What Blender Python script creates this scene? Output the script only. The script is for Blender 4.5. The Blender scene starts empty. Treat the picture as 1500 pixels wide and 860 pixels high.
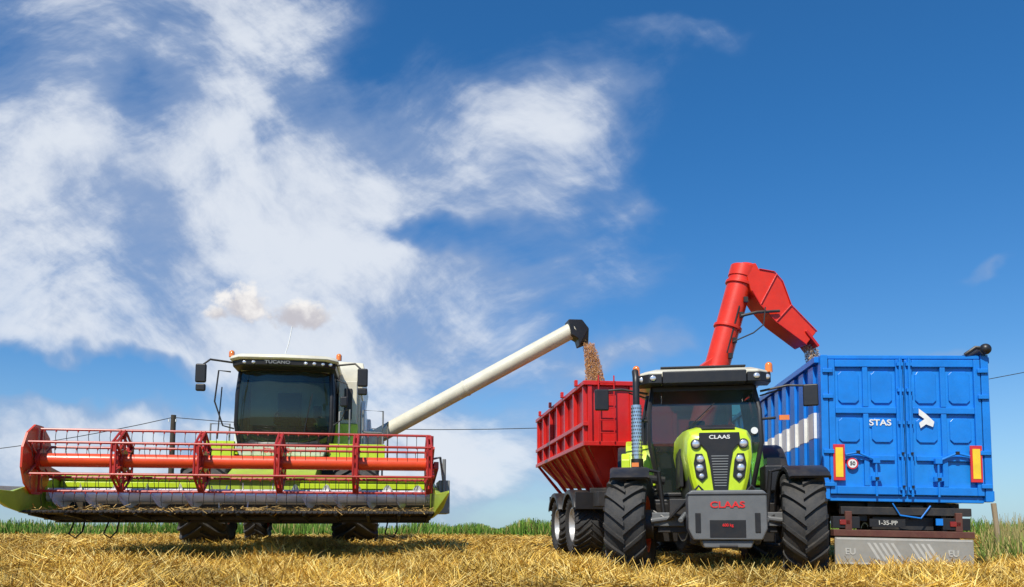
import bpy,bmesh,math,random
import numpy as np
from mathutils import Vector,Matrix,Euler
random.seed(5); rng=np.random.default_rng(5)
scene=bpy.context.scene
R=math.radians
# ---------------------------------------------------------------- materials
def newmat(name):
    m=bpy.data.materials.new(name); m.use_nodes=True
    nt=m.node_tree; nt.nodes.clear()
    o=nt.nodes.new('ShaderNodeOutputMaterial')
    return m,nt,o
def paint(name,col,rough=.35,metal=0.,coat=.25,var=.12,dirt=.3,dcol=(.30,.22,.12),bump=.02,scale=3.):
    m,nt,o=newmat(name); n=nt.nodes; l=nt.links
    p=n.new('ShaderNodeBsdfPrincipled'); l.new(p.outputs[0],o.inputs[0])
    tc=n.new('ShaderNodeTexCoord')
    ns=n.new('ShaderNodeTexNoise'); ns.inputs['Scale'].default_value=scale; ns.inputs['Detail'].default_value=4; ns.inputs['Roughness'].default_value=.7
    l.new(tc.outputs['Object'],ns.inputs['Vector'])
    ramp=n.new('ShaderNodeMapRange'); ramp.inputs[1].default_value=.3; ramp.inputs[2].default_value=.7; ramp.inputs[3].default_value=1-var; ramp.inputs[4].default_value=1+var
    l.new(ns.outputs[0],ramp.inputs[0])
    mul=n.new('ShaderNodeMix'); mul.data_type='RGBA'; mul.blend_type='MULTIPLY'; mul.inputs[0].default_value=1
    mul.inputs[6].default_value=(*col,1); l.new(ramp.outputs[0],mul.inputs[7])
    g=n.new('ShaderNodeNewGeometry'); sx=n.new('ShaderNodeSeparateXYZ'); l.new(g.outputs['Normal'],sx.inputs[0])
    up=n.new('ShaderNodeMapRange'); up.inputs[1].default_value=.2; up.inputs[2].default_value=1; up.inputs[3].default_value=.25; up.inputs[4].default_value=1
    l.new(sx.outputs[2],up.inputs[0])
    n2=n.new('ShaderNodeTexNoise'); n2.inputs['Scale'].default_value=scale*2.3; n2.inputs['Detail'].default_value=6; n2.inputs['Roughness'].default_value=.75
    l.new(tc.outputs['Object'],n2.inputs['Vector'])
    r2=n.new('ShaderNodeMapRange'); r2.inputs[1].default_value=.42; r2.inputs[2].default_value=.72; r2.inputs[3].default_value=.1; r2.inputs[4].default_value=1
    l.new(n2.outputs[0],r2.inputs[0])
    d=n.new('ShaderNodeMath'); d.operation='MULTIPLY'; l.new(up.outputs[0],d.inputs[0]); l.new(r2.outputs[0],d.inputs[1])
    d2=n.new('ShaderNodeMath'); d2.operation='MULTIPLY'; d2.use_clamp=True; l.new(d.outputs[0],d2.inputs[0]); d2.inputs[1].default_value=dirt
    mx=n.new('ShaderNodeMix'); mx.data_type='RGBA'; l.new(d2.outputs[0],mx.inputs[0]); l.new(mul.outputs[2],mx.inputs[6]); mx.inputs[7].default_value=(*dcol,1)
    l.new(mx.outputs[2],p.inputs['Base Color'])
    ra=n.new('ShaderNodeMapRange'); ra.inputs[3].default_value=rough; ra.inputs[4].default_value=min(1,rough+.5); l.new(d2.outputs[0],ra.inputs[0])
    l.new(ra.outputs[0],p.inputs['Roughness'])
    p.inputs['Metallic'].default_value=metal; p.inputs['Coat Weight'].default_value=coat; p.inputs['Coat Roughness'].default_value=.12
    if bump:
        b=n.new('ShaderNodeBump'); b.inputs['Strength'].default_value=1; b.inputs['Distance'].default_value=bump*.1
        l.new(n2.outputs[0],b.inputs['Height']); l.new(b.outputs[0],p.inputs['Normal'])
    return m
def glass(name,tint,refl=.9,haze=.06):
    m,nt,o=newmat(name); n=nt.nodes; l=nt.links
    t=n.new('ShaderNodeBsdfTransparent'); t.inputs[0].default_value=(*tint,1)
    g=n.new('ShaderNodeBsdfGlossy'); g.inputs['Roughness'].default_value=.03; g.inputs[0].default_value=(refl,refl,refl,1)
    f=n.new('ShaderNodeFresnel'); f.inputs[0].default_value=1.6
    df=n.new('ShaderNodeBsdfDiffuse'); df.inputs[0].default_value=(.30,.42,.36,1)
    m0=n.new('ShaderNodeMixShader'); m0.inputs[0].default_value=haze; l.new(t.outputs[0],m0.inputs[1]); l.new(df.outputs[0],m0.inputs[2])
    mx=n.new('ShaderNodeMixShader'); l.new(f.outputs[0],mx.inputs[0]); l.new(m0.outputs[0],mx.inputs[1]); l.new(g.outputs[0],mx.inputs[2]); l.new(mx.outputs[0],o.inputs[0])
    return m
def attrmat(name,rough=.8,spec=.2):
    m,nt,o=newmat(name); n=nt.nodes; l=nt.links
    a=n.new('ShaderNodeAttribute'); a.attribute_name='Col'
    p=n.new('ShaderNodeBsdfPrincipled'); p.inputs['Roughness'].default_value=rough; p.inputs['Specular IOR Level'].default_value=spec
    l.new(a.outputs['Color'],p.inputs['Base Color']); l.new(p.outputs[0],o.inputs[0])
    return m
M_red=paint('red_paint',(.58,.013,.010),.36,dirt=.25,coat=.12)
M_redb=paint('auger_red_paint',(.74,.032,.008),.36,dirt=.15,coat=.12)
M_reel=paint('reel_red_paint',(.42,.018,.012),.4,dirt=.25,coat=.1)
M_reelo=paint('reel_tube_paint',(.80,.075,.015),.35,dirt=.15,coat=.15)
M_plater=paint('end_plate_paint',(.66,.05,.015),.4,dirt=.3,coat=.1)
M_lime=paint('lime_paint',(.56,.74,.02),.3,dirt=.15)
M_limed=paint('dusty_lime_paint',(.40,.54,.04),.45,dirt=.45)
M_cream=paint('cream_paint',(.70,.66,.52),.4,dirt=.25,dcol=(.4,.32,.2))
M_white=paint('white_paint',(.80,.80,.77),.35,dirt=.2,dcol=(.4,.32,.2))
M_grey=paint('grey_paint',(.22,.23,.23),.45,dirt=.45)
M_wgrey=paint('weight_grey',(.12,.125,.13),.5,dirt=.35,dcol=(.3,.28,.24))
M_dark=paint('dark_metal',(.022,.022,.024),.5,dirt=.4,coat=0)
M_black=paint('black_plastic',(.014,.014,.016),.4,dirt=.15,coat=0)
M_tyre=paint('tyre_rubber',(.026,.026,.027),.7,dirt=.5,dcol=(.20,.17,.13),coat=0,bump=.06,scale=6)
M_rimo=paint('orange_rim',(.80,.09,.015),.4,dirt=.25)
M_rimg=paint('silver_rim',(.5,.5,.5),.4,metal=.4,dirt=.4)
M_steel=paint('painted_sheen_steel',(.88,.86,.88),.3,metal=.2,dirt=.15,coat=.3)  # near-white base colour stands in for the bright reflection on the auger metal
M_chrome=paint('chrome',(.75,.75,.75),.25,metal=.9,dirt=.1,coat=0,bump=0)
M_blue=paint('blue_paint',(.006,.20,.68),.38,dirt=.22,dcol=(.10,.22,.38),coat=.12)
M_bluelt=paint('blue_panel_paint',(.008,.225,.70),.4,dirt=.22,dcol=(.12,.25,.42),coat=.12)
M_glass=glass('cab_glass',(.36,.58,.52))
M_glassd=glass('dark_cab_glass',(.30,.42,.37),haze=.05)
M_lens=paint('lamp_lens',(.8,.8,.82),.08,metal=.6,dirt=.0,coat=1,bump=0)
M_amber=paint('amber_lens',(.85,.22,.02),.15,dirt=0,bump=0,coat=1)
M_redlens=paint('red_lens',(.65,.02,.02),.2,dirt=.1,bump=0,coat=.5)
M_dred=paint('tail_lens_dark',(.25,.012,.01),.2,dirt=.2,bump=0,coat=.5)
M_yel=paint('yellow_reflector',(.9,.62,.03),.3,dirt=.1,bump=0)
M_plate=paint('plate_white',(.8,.8,.78),.4,dirt=.1,bump=0)
M_faded=paint('faded_marking',(.48,.47,.43),.5,dirt=.5,bump=0)
M_tred=paint('lettering_red',(.7,.02,.02),.4,dirt=.05,bump=0)
M_wood=paint('old_wood',(.06,.045,.03),.9,dirt=.1,coat=0,bump=.1,scale=5)
M_seat=paint('seat_fabric',(.05,.05,.055),.9,dirt=.1,coat=0)
M_belt=paint('header_floor',(.045,.035,.022),.6,dirt=.7,dcol=(.22,.15,.06),coat=0)
# ---------------------------------------------------------------- builder
def empty(name,loc,yaw=0,roll=0,parent=None):
    e=bpy.data.objects.new(name,None); e.location=loc; e.rotation_euler=(0,R(roll),R(yaw)); e.empty_display_size=.3
    scene.collection.objects.link(e)
    if parent: e.parent=parent
    return e
class B:
    def __init__(s,name,mat,parent=None,bevel=0,ang=35):
        s.n=name;s.m=mat;s.p=parent;s.b=bevel;s.bm=bmesh.new();s.ang=ang
    def hexa(s,v):
        vs=[s.bm.verts.new(p) for p in v]
        for f in ((0,3,2,1),(4,5,6,7),(0,1,5,4),(1,2,6,5),(2,3,7,6),(3,0,4,7)): s.bm.faces.new([vs[i] for i in f])
        return s
    def box(s,c,d,rot=None):
        x,y,z=[k/2 for k in d]; c=Vector(c); M=Euler([R(a) for a in rot]).to_matrix() if rot else Matrix.Identity(3)
        return s.hexa([c+M@Vector(p) for p in ((-x,-y,-z),(x,-y,-z),(x,y,-z),(-x,y,-z),(-x,-y,z),(x,-y,z),(x,y,z),(-x,y,z))])
    def bb(s,x0,x1,y0,y1,z0,z1): return s.box(((x0+x1)/2,(y0+y1)/2,(z0+z1)/2),(abs(x1-x0),abs(y1-y0),abs(z1-z0)))
    def prism(s,pts,axis,a,b):
        def mk(p,t):
            return {'x':(t,p[0],p[1]),'y':(p[0],t,p[1]),'z':(p[0],p[1],t)}[axis]
        A=[s.bm.verts.new(mk(p,a)) for p in pts]; C=[s.bm.verts.new(mk(p,b)) for p in pts]
        s.bm.faces.new(A); s.bm.faces.new(C[::-1]); n=len(pts)
        for i in range(n): s.bm.faces.new((A[i],C[i],C[(i+1)%n],A[(i+1)%n]))
        return s
    def loft(s,secs,closed=True,caps=True):
        V=[[s.bm.verts.new(p) for p in sec] for sec in secs]; n=len(secs[0])
        for a,b in zip(V[:-1],V[1:]):
            for i in range(n if closed else n-1): s.bm.faces.new((a[i],a[(i+1)%n],b[(i+1)%n],b[i]))
        if caps and closed: s.bm.faces.new(V[0][::-1]); s.bm.faces.new(V[-1])
        return s
    def tube(s,pts,r,seg=10,r2=None):
        pts=[Vector(p) for p in pts]; secs=[]
        n=len(pts)
        ref=None
        for i,p in enumerate(pts):
            d=(pts[min(i+1,n-1)]-pts[max(i-1,0)]).normalized()
            if ref is None: ref=Vector((0,0,1)) if abs(d.z)<.9 else Vector((1,0,0))
            u=(ref-d*ref.dot(d)).normalized(); ref=u; w=d.cross(u)
            rr=r if r2 is None else r+(r2-r)*i/(n-1)
            secs.append([p+u*rr*math.cos(2*math.pi*k/seg)+w*rr*math.sin(2*math.pi*k/seg) for k in range(seg)])
        return s.loft(secs)
    def sheet(s,pts):
        s.bm.faces.new([s.bm.verts.new(p) for p in pts]); return s
    def ball(s,c,r,sc=(1,1,1)):
        bmesh.ops.create_uvsphere(s.bm,u_segments=16,v_segments=10,radius=r,matrix=Matrix.Translation(c)@Matrix.Diagonal((*sc,1))); return s
    def done(s,tf=None):
        bmesh.ops.recalc_face_normals(s.bm,faces=s.bm.faces)
        me=bpy.data.meshes.new(s.n); s.bm.to_mesh(me); s.bm.free()
        me.materials.append(s.m)
        me.shade_smooth()
        me.set_sharp_from_angle(angle=R(s.ang))
        o=bpy.data.objects.new(s.n,me); scene.collection.objects.link(o)
        if s.p: o.parent=s.p
        if tf is not None: o.matrix_local=tf
        if s.b:
            md=o.modifiers.new('b','BEVEL'); md.width=s.b; md.segments=2; md.limit_method='ANGLE'; md.angle_limit=R(40); md.harden_normals=True
        return o
def text(parent,name,t,loc,size,mat,rot=(90,0,0),ext=.004,sx=1):
    c=bpy.data.curves.new(name,'FONT'); c.body=t; c.size=size; c.extrude=ext; c.align_x='CENTER'; c.align_y='CENTER'; c.offset=size*.02
    c.materials.append(mat); o=bpy.data.objects.new(name,c); o.location=loc; o.rotation_euler=[R(a) for a in rot]; o.scale=(sx,1,1)
    scene.collection.objects.link(o); o.parent=parent; return o
def revolve(b,prof,seg=48):
    secs=[]
    for k in range(seg+1):
        a=2*math.pi*k/seg
        secs.append([(x,r*math.cos(a),r*math.sin(a)) for x,r in prof])
    V=[[b.bm.verts.new(p) for p in s] for s in secs[:-1]]; V.append(V[0])
    for A,C in zip(V[:-1],V[1:]):
        for i in range(len(prof)-1): b.bm.faces.new((A[i],A[i+1],C[i+1],C[i]))
def wheel(parent,name,c,Rr,W,rim,mr,N=20,lug=.04,yaw=0,lugw=.032,dr=1):
    tf=Matrix.Translation(c)@Matrix.Rotation(R(yaw),4,'Z')
    b=B(name+'_tyre',M_tyre,parent)
    Ri=Rr-lug
    prof=[(-.40*W,rim),(-.47*W,rim+.25*(Ri-rim)),(-.5*W,rim+.55*(Ri-rim)),(-.485*W,rim+.8*(Ri-rim)),(-.43*W,Ri-.025),(-.25*W,Ri-.004),(0,Ri),(.25*W,Ri-.004),(.43*W,Ri-.025),(.485*W,rim+.8*(Ri-rim)),(.5*W,rim+.55*(Ri-rim)),(.47*W,rim+.25*(Ri-rim)),(.40*W,rim)]
    revolve(b,prof)
    if lug>0:
        w=lugw/Rr
        dphi=.42*W/Rr*dr
        for s in (-1,1):
            for i in range(N):
                ph0=2*math.pi*i/N+(math.pi/N if s>0 else 0)
                secs=[]
                for t,ro,ri in ((-.04,Rr,Ri-.02),(.3,Rr,Ri-.02),(.6,Rr-.004,Ri-.02),(.88,Rr-.015,Ri-.03),(1.0,Rr-.06,Ri-.08),(1.03,rim+.72*(Ri-rim),rim+.7*(Ri-rim)-.02)):
                    x=s*t*.5*W; ph=ph0+dphi*t
                    def P(a,r,xx=x): return (xx,r*math.cos(a),r*math.sin(a))
                    secs.append([P(ph-w,ri,x*.96),P(ph+w,ri,x*.96),P(ph+w*.75,ro),P(ph-w*.75,ro)])
                b.loft(secs)
    b.done(tf)
    b=B(name+'_rim',mr,parent)
    for s in (-1,1):
        revolve(b,[(s*.40*W,rim+.004),(s*.42*W,rim+.01),(s*.42*W,rim-.02),(s*.36*W,rim-.04),(s*.15*W,rim-.06),(s*.05*W,rim*.78),(s*.10*W,rim*.42),(s*.16*W,rim*.36),(s*.17*W,rim*.34),(s*.17*W,.001)],40)
    b.done(tf)
    b=B(name+'_hub',M_dark,parent)
    for s in (-1,1):
        b.tube([(s*.1*W,0,0),(s*.27*W,0,0)],rim*.22,16)
        for k in range(8):
            a=k*math.pi/4; b.tube([(s*.15*W,rim*.3*math.cos(a),rim*.3*math.sin(a)),(s*.2*W,rim*.3*math.cos(a),rim*.3*math.sin(a))],.014,6)
    b.done(tf)
def arc_guard(b,c,r,w,a0,a1,th=.02,n=14,lip=.05):
    secs=[]
    for i in range(n+1):
        a=R(a0+(a1-a0)*i/n); ca,sa=math.cos(a),math.sin(a)
        def P(x,rr): return (c[0]+x,c[1]+rr*ca,c[2]+rr*sa)
        secs.append([P(-w/2,r-lip),P(-w/2+th,r-lip),P(-w/2+th,r-th),P(w/2-th,r-th),P(w/2-th,r-lip),P(w/2,r-lip),P(w/2,r),P(w/2-.03,r+.015),P(-w/2+.03,r+.015),P(-w/2,r)])
    b.loft(secs)
# ---------------------------------------------------------------- terrain
def ss(a,b,x):
    t=np.clip((x-a)/(b-a),0,1); return t*t*(3-2*t)
_w=[(rng.uniform(0,6.28),rng.uniform(0,6.28),f,a) for f,a in ((.5,.03),(.8,.035),(1.3,.032),(1.9,.03),(2.7,.026),(3.9,.023),(5.3,.020),(7.1,.016),(9.3,.012))]
def H(x,y):
    x=np.asarray(x,float); y=np.asarray(y,float)
    w=1-ss(-1.5,1.5,x)
    z=w*.33*ss(10.8,15.2,y)+(1-w)*.34*ss(17,28,y)
    z=z-.07*ss(3.3,5.0,x)*ss(10.5,12,y)*(1-ss(20,26,y))
    lump=sum(a*np.sin(f*(x*math.cos(t)+y*math.sin(t))+p+1.3*np.sin(f*.6*y+p*2)) for t,p,f,a in _w)
    z=z+lump*(.35+.65*(1-ss(14,30,y)))*(np.abs(x)<60)*(y<60)*(y>-20)*.72
    z=z+.15*np.exp(-((x+5.6)/1.6)**2-((y-10.4)/.8)**2)+.07*np.exp(-((x+1.2)/1.3)**2-((y-10.0)/.6)**2)+.05*np.exp(-((x-.3)/.8)**2-((y-9.2)/.5)**2)
    return z
def axis(lo,hi,st,far):
    a=np.arange(lo,hi+st/2,st); e=[];d=st
    v=hi
    while v<far: d*=1.35; v+=d; e.append(v)
    f=[];d=st;v=lo
    while v>-far: d*=1.35; v-=d; f.append(v)
    return np.array(f[::-1]+list(a)+e)
xs=axis(-13,13,.16,4000); ys=axis(5,32,.14,4000)
X,Y=np.meshgrid(xs,ys); Z=H(X,Y)
nx,ny=len(xs),len(ys)
me=bpy.data.meshes.new('ground')
idx=np.arange(nx*ny).reshape(ny,nx)
F=np.stack([idx[:-1,:-1],idx[:-1,1:],idx[1:,1:],idx[1:,:-1]],-1).reshape(-1,4)
me.from_pydata(np.stack([X,Y,Z],-1).reshape(-1,3).tolist(),[],F.tolist()); me.polygons.foreach_set('use_smooth',[True]*len(me.polygons))
ground=bpy.data.objects.new('stubble_field_ground',me); scene.collection.objects.link(ground)
m,nt,o=newmat('stubble_soil'); n=nt.nodes; l=nt.links
p=n.new('ShaderNodeBsdfPrincipled'); p.inputs['Roughness'].default_value=.95; p.inputs['Specular IOR Level'].default_value=.1; l.new(p.outputs[0],o.inputs[0])
g=n.new('ShaderNodeNewGeometry'); sp=n.new('ShaderNodeSeparateXYZ'); l.new(g.outputs['Position'],sp.inputs[0])
n1=n.new('ShaderNodeTexNoise'); n1.inputs['Scale'].default_value=9; n1.inputs['Detail'].default_value=8; n1.inputs['Roughness'].default_value=.8; l.new(g.outputs['Position'],n1.inputs['Vector'])
cr=n.new('ShaderNodeValToRGB'); e=cr.color_ramp.elements; e[0].position=.34; e[0].color=(.06,.03,.010,1); e[1].position=.72; e[1].color=(.62,.37,.07,1); l.new(n1.outputs[0],cr.inputs[0])
mr=n.new('ShaderNodeMapRange'); mr.inputs[1].default_value=27; mr.inputs[2].default_value=30; l.new(sp.outputs[1],mr.inputs[0])
mx=n.new('ShaderNodeMix'); mx.data_type='RGBA'; l.new(mr.outputs[0],mx.inputs[0]); l.new(cr.outputs[0],mx.inputs[6]); mx.inputs[7].default_value=(.09,.13,.03,1)
l.new(mx.outputs[2],p.inputs['Base Color'])
bp=n.new('ShaderNodeBump'); bp.inputs['Distance'].default_value=.06; l.new(n1.outputs[0],bp.inputs['Height']); l.new(bp.outputs[0],p.inputs['Normal'])
me.materials.append(m)
def blades(name,x,y,L,W,tilt,az,col,mat,z0=0,roll=None):
    k=len(x); z=H(x,y)+z0
    p=np.stack([x,y,z],-1)
    d=np.stack([np.cos(az)*np.cos(tilt),np.sin(az)*np.cos(tilt),np.sin(tilt)],-1)
    h=np.stack([-np.sin(az),np.cos(az),np.zeros(k)],-1); u=np.cross(d,h)
    ro=rng.uniform(-1.2,1.2,k) if roll is None else roll
    w=(h*np.cos(ro)[:,None]+u*np.sin(ro)[:,None])*W[:,None]/2
    q=p+d*L[:,None]
    v=np.stack([p-w,p+w,q+w*.5,q-w*.5],1).reshape(-1,3)
    me=bpy.data.meshes.new(name); me.vertices.add(4*k); me.vertices.foreach_set('co',v.ravel())
    me.loops.add(4*k); me.loops.foreach_set('vertex_index',np.arange(4*k)); me.polygons.add(k)
    me.polygons.foreach_set('loop_start',np.arange(k)*4)
    me.update(calc_edges=True)
    ca=me.color_attributes.new(name='Col',type='FLOAT_COLOR',domain='POINT')
    c=np.concatenate([np.repeat(col,4,0),np.ones((4*k,1))],1); ca.data.foreach_set('color',c.ravel())
    me.materials.append(mat); ob=bpy.data.objects.new(name,me); scene.collection.objects.link(ob); return ob
M_straw=attrmat('straw',.6,.3); M_grass=attrmat('grass_blades',.7,.2)
def strawcol(k,x,y):
    t=rng.random(k)[:,None]; a=np.array([.88,.54,.075]); b=np.array([.32,.155,.022]); c=np.array([.95,.74,.27])
    col=a*(1-t)+np.where(rng.random(k)[:,None]<.5,b,c)*t
    patch=.80+.28*np.sin(x*1.7+1.2*np.sin(y*1.1))*np.sin(y*2.3+x*.6)+.14*np.sin(x*5.1+y*3)*np.sin(y*7-x)
    return np.clip(col*patch[:,None],0,.95)
xa=[];ya=[];La=[];Wa=[];ta=[]
def field(k,y0,y1,sl,L0,L1,W0,W1,t0,t1,pw=1.):
    y=y0+(y1-y0)*rng.random(k)**pw; x=(rng.random(k)*2-1)*(sl*y+1)
    xa.append(x);ya.append(y);La.append(rng.uniform(L0,L1,k));Wa.append(rng.uniform(W0,W1,k));ta.append(rng.uniform(t0,t1,k))
field(90000,7.3,15,.68,.06,.26,.005,.013,-.25,.5)
field(50000,13,31,.7,.10,.30,.010,.022,-.1,.5)
field(22000,7.3,20,.68,.05,.14,.006,.011,.9,1.5)
field(9000,7.3,14,.68,.03,.1,.012,.03,-.2,.8)
for i in range(130):
    cy=rng.uniform(7.8,14); cx=rng.uniform(-1,1)*(.66*cy); k=240; r=rng.uniform(.12,.38)
    xa.append(cx+rng.normal(0,r*1.5,k)); ya.append(cy+rng.normal(0,r*.7,k)); La.append(rng.uniform(.1,.30,k)); Wa.append(rng.uniform(.006,.014,k)); ta.append(rng.uniform(-.1,1.0,k))
x=np.concatenate(xa);y=np.concatenate(ya);Lq=np.concatenate(La);Wq=np.concatenate(Wa);tq=np.concatenate(ta);k=len(x)
blades('straw_stubble',x,y,Lq,Wq,tq,rng.uniform(0,6.28,k),strawcol(k,x,y),M_straw,.01)
k=60000
y=28.5+14*rng.random(k)**1.6; x=(rng.random(k)*2-1)*(.75*y+3)
hgt=rng.uniform(.2,.62,k)*(.82+.35*np.sin(x*.9)*np.sin(x*.37+1)+.2*np.sin(x*3.1))
col=np.array([.12,.23,.03])*(.6+.8*rng.random(k)[:,None]); dry=rng.random(k)<.18; col[dry]=np.array([.42,.36,.12])
blades('field_edge_grass',x,y,hgt,rng.uniform(.02,.05,k),rng.uniform(1.0,1.7,k),rng.uniform(0,6.28,k),col,M_grass)
k=12000
y=rng.uniform(13.0,26,k); x=rng.uniform(.585,.82,k)*y
hgt=rng.uniform(.12,.55,k)*(.8+.4*np.sin(x*2.3)); col=np.array([.17,.24,.045])*(.5+.9*rng.random(k)[:,None]); dry=rng.random(k)<.4; col[dry]=np.array([.46,.37,.14])
blades('roadside_weeds',x,y,hgt,rng.uniform(.01,.03,k),rng.uniform(.7,1.6,k),rng.uniform(0,6.28,k),col,M_grass)
k=420; y=rng.uniform(14,22,k); x=rng.uniform(.60,.70,k)*y
blades('tall_weed_stems',x,y,rng.uniform(.5,1.0,k),rng.uniform(.012,.02,k),rng.uniform(1.2,1.7,k),rng.uniform(0,6.28,k),np.tile([.34,.29,.11],(k,1)),M_grass)
# ================================================================ TRACTOR
T=empty('farm_tractor',(2.65,10.4,0),-8.6)
for s,nm in ((-1,'front_wheel_l'),(1,'front_wheel_r')):
    wheel(T,nm,(s*1.09,0,.66),.66,.52,.36,M_rimo,N=18,lug=.045,yaw=-9,dr=-1)
for s,nm in ((-1,'rear_wheel_l'),(1,'rear_wheel_r')):
    wheel(T,nm,(s*.98,2.75,.92),.92,.55,.5,M_rimo,N=20,lug=.05,dr=-1)
b=B('chassis',M_dark,T,.012)
b.bb(-.28,.28,-.5,3.0,.55,.98).bb(-.2,.2,-.75,-.5,.6,.9)
b.box((0,0,.66),(1.5,.24,.22)).box((0,0,.62),(.5,.4,.4)).box((0,2.75,.92),(1.5,.4,.4))
b.bb(-.16,.16,.2,2.6,.36,.56)
for s in (-1,1):
    b.tube([(s*.8,0,.66),(s*.98,0,.66)],.19,16); b.tube([(s*.2,.26,.58),(s*.85,.22,.62)],.035,8)
    b.prism([(.7,.42),(1.9,.42),(2.0,.95),(.6,.95)],'x',s*.45,s*.85)
    for zz in (.35,.62): b.bb(s*.7,s*1.0,1.15,1.5,zz,zz+.04)
    b.tube([(s*.98,1.5,.35),(s*.98,1.5,1.0)],.015); 
    b.tube([(s*.3,-.55,.82),(s*.34,-1.0,.62)],.04); b.tube([(s*.3,-.4,.6),(s*.36,-1.05,.46)],.05)
    b.bb(s*.3,s*.6,-.28,.25,.75,.98)
b.done()
b=B('axle_castings',M_wgrey,T,.015)
for s in (-1,1): b.box((s*.62,-.02,.72),(.42,.3,.18)); b.tube([(s*.55,-.16,.74),(s*.84,-.2,.70)],.035,10); b.tube([(s*.42,-.5,.78),(s*.50,-.9,.70)],.035,8)
b.done()
b=B('hydraulic_hoses',M_black,T)
for s in (-1,1):
    for q in range(3):
        b.tube([(s*(.3+.05*q),-.45,.95),(s*(.5+.05*q),-.35,.85-.06*q),(s*(.62),-.2,.72),(s*.8,-.12,.75+.04*q)],.013,6)
b.done()
b=B('radiator_core',M_black,T); b.bb(-.37,.37,-.52,.9,.95,1.7); b.done()
secs=[]
for yy,hw,zt,zb in ((-.66,.345,1.74,1.06),(-.62,.39,1.81,1.02),(-.5,.415,1.87,1.0),(-.2,.425,1.92,1.0),(.4,.435,1.97,1.05),(1.3,.46,2.0,1.12)):
    h=zt-zb; half=[(.74*hw,zb),(.88*hw,zb+.25*h),(1.0*hw,zb+.6*h),(.97*hw,zt-.13),(.86*hw,zt-.05),(.5*hw,zt-.008)]
    ring=half+[(-x,z) for x,z in half[::-1]]
    secs.append([(x,yy,z) for x,z in ring])
b=B('hood',M_lime,T,.012); b.loft(secs); b.done()
b=B('hood_black_trim',M_black,T,.006)
b.prism([(-.085,1.06),(.085,1.06),(.12,1.36),(.16,1.56),(.25,1.66),(.24,1.78),(-.24,1.78),(-.25,1.66),(-.16,1.56),(-.12,1.36)],'y',-.685,-.60)
b.loft([[(-.20,-.6,1.828),(.20,-.6,1.828),(.20,-.6,1.85),(-.20,-.6,1.85)],[(-.24,-.2,1.91),(.24,-.2,1.91),(.24,-.2,1.935),(-.24,-.2,1.935)],[(-.26,1.3,1.99),(.26,1.3,1.99),(.26,1.3,2.012),(-.26,1.3,2.012)]])
for s in (-1,1):
    pts=[(s*.15,1.24),(s*.175,1.44),(s*.21,1.52),(s*.29,1.52),(s*.315,1.40),(s*.29,1.24),(s*.22,1.17)]
    b.prism(pts,'y',-.682,-.60)
    b.bb(s*.40,s*.445,.0,1.0,1.15,1.65)
    b.tube([(s*.285,-.69,1.64),(s*.285,-.655,1.64)],.062,20)
b.done()
b=B('grille_slats',M_grey,T)
for i in range(12):
    z=1.12+i*.033; b.bb(-.07-.003*i,.07+.003*i,-.692,-.684,z,z+.010)
b.done()
b=B('headlight_bezels',M_wgrey,T); c=B('headlights',M_lens,T)
for s in (-1,1):
    for x,z,r in ((.285,1.64,.042),(.235,1.455,.040),(.245,1.345,.040),(.225,1.245,.026)):
        x*=s; b.tube([(x,-.694,z),(x,-.66,z)],r+.008,20); c.ball((x,-.694,z),r,(1,.3,1))
b.done(); c.done()
text(T,'hood_lettering','CLAAS',(0,-.69,1.72),.065,M_white,sx=1.3)
b=B('front_weight',M_wgrey,T,.02)
b.prism([(-.44,1.0),(-.44,.60),(-.38,.47),(.38,.47),(.44,.60),(.44,1.0),(.40,1.04),(-.40,1.04)],'y',-1.32,-.92)
b.prism([(-.30,.47),(.30,.47),(.26,.38),(-.26,.38)],'y',-1.28,-.98)
b.done()
b=B('weight_grooves',M_black,T,.004)
b.bb(-.36,-.30,-1.332,-1.3,.56,.78).bb(.30,.36,-1.332,-1.3,.56,.78).bb(-.20,.20,-1.325,-1.3,.50,.70)
b.tube([(-.1,-1.35,.40),(.1,-1.35,.40)],.02).bb(-.445,.445,-1.33,-1.31,.985,1.0)
b.tube([(-.36,-1.15,1.03),(-.30,-1.15,1.10),(-.24,-1.15,1.03)],.015,6).tube([(.36,-1.15,1.03),(.30,-1.15,1.10),(.24,-1.15,1.03)],.015,6)
b.done()
text(T,'weight_lettering','CLAAS',(0,-1.325,.87),.10,M_tred,sx=1.3)
text(T,'weight_number','600 kg',(0,-1.33,.64),.045,M_tred)
def cp(s,k): return Vector([(s*.66,1.42,1.10),(s*.80,1.22,1.85),(s*.80,1.32,2.35),(s*.74,1.45,2.72)][k])
def cr_(s,k): return Vector([(s*.70,2.55,1.15),(s*.84,2.9,1.85),(s*.84,2.95,2.35),(s*.78,2.9,2.72)][k])
def cm(s,k): return Vector([(s*.76,2.05,1.12),(s*.87,2.1,1.85),(s*.87,2.12,2.35),(s*.80,2.15,2.72)][k])
b=B('cab_frame',M_black,T)
for s in (-1,1):
    b.tube([cp(s,k) for k in range(4)],.035,8); b.tube([cr_(s,k) for k in range(4)],.06,8); b.tube([cm(s,k) for k in range(4)],.03,8)
    b.tube([cp(s,0),cm(s,0),cr_(s,0)],.05,8)
b.tube([cp(-1,3),cp(1,3)],.03); b.tube([cp(-1,0),cp(1,0)],.04); b.tube([cr_(-1,1),cr_(1,1)],.04)
b.bb(-.68,.68,1.4,2.6,1.02,1.12); b.bb(-.70,.70,2.56,2.62,1.1,1.84); b.bb(-.74,.74,1.4,2.9,2.66,2.72)
b.tube([(-.3,1.18,2.02),(.15,1.28,2.45)],.008,6)
b.done()
g=B('cab_glass',M_glass,T)
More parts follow.
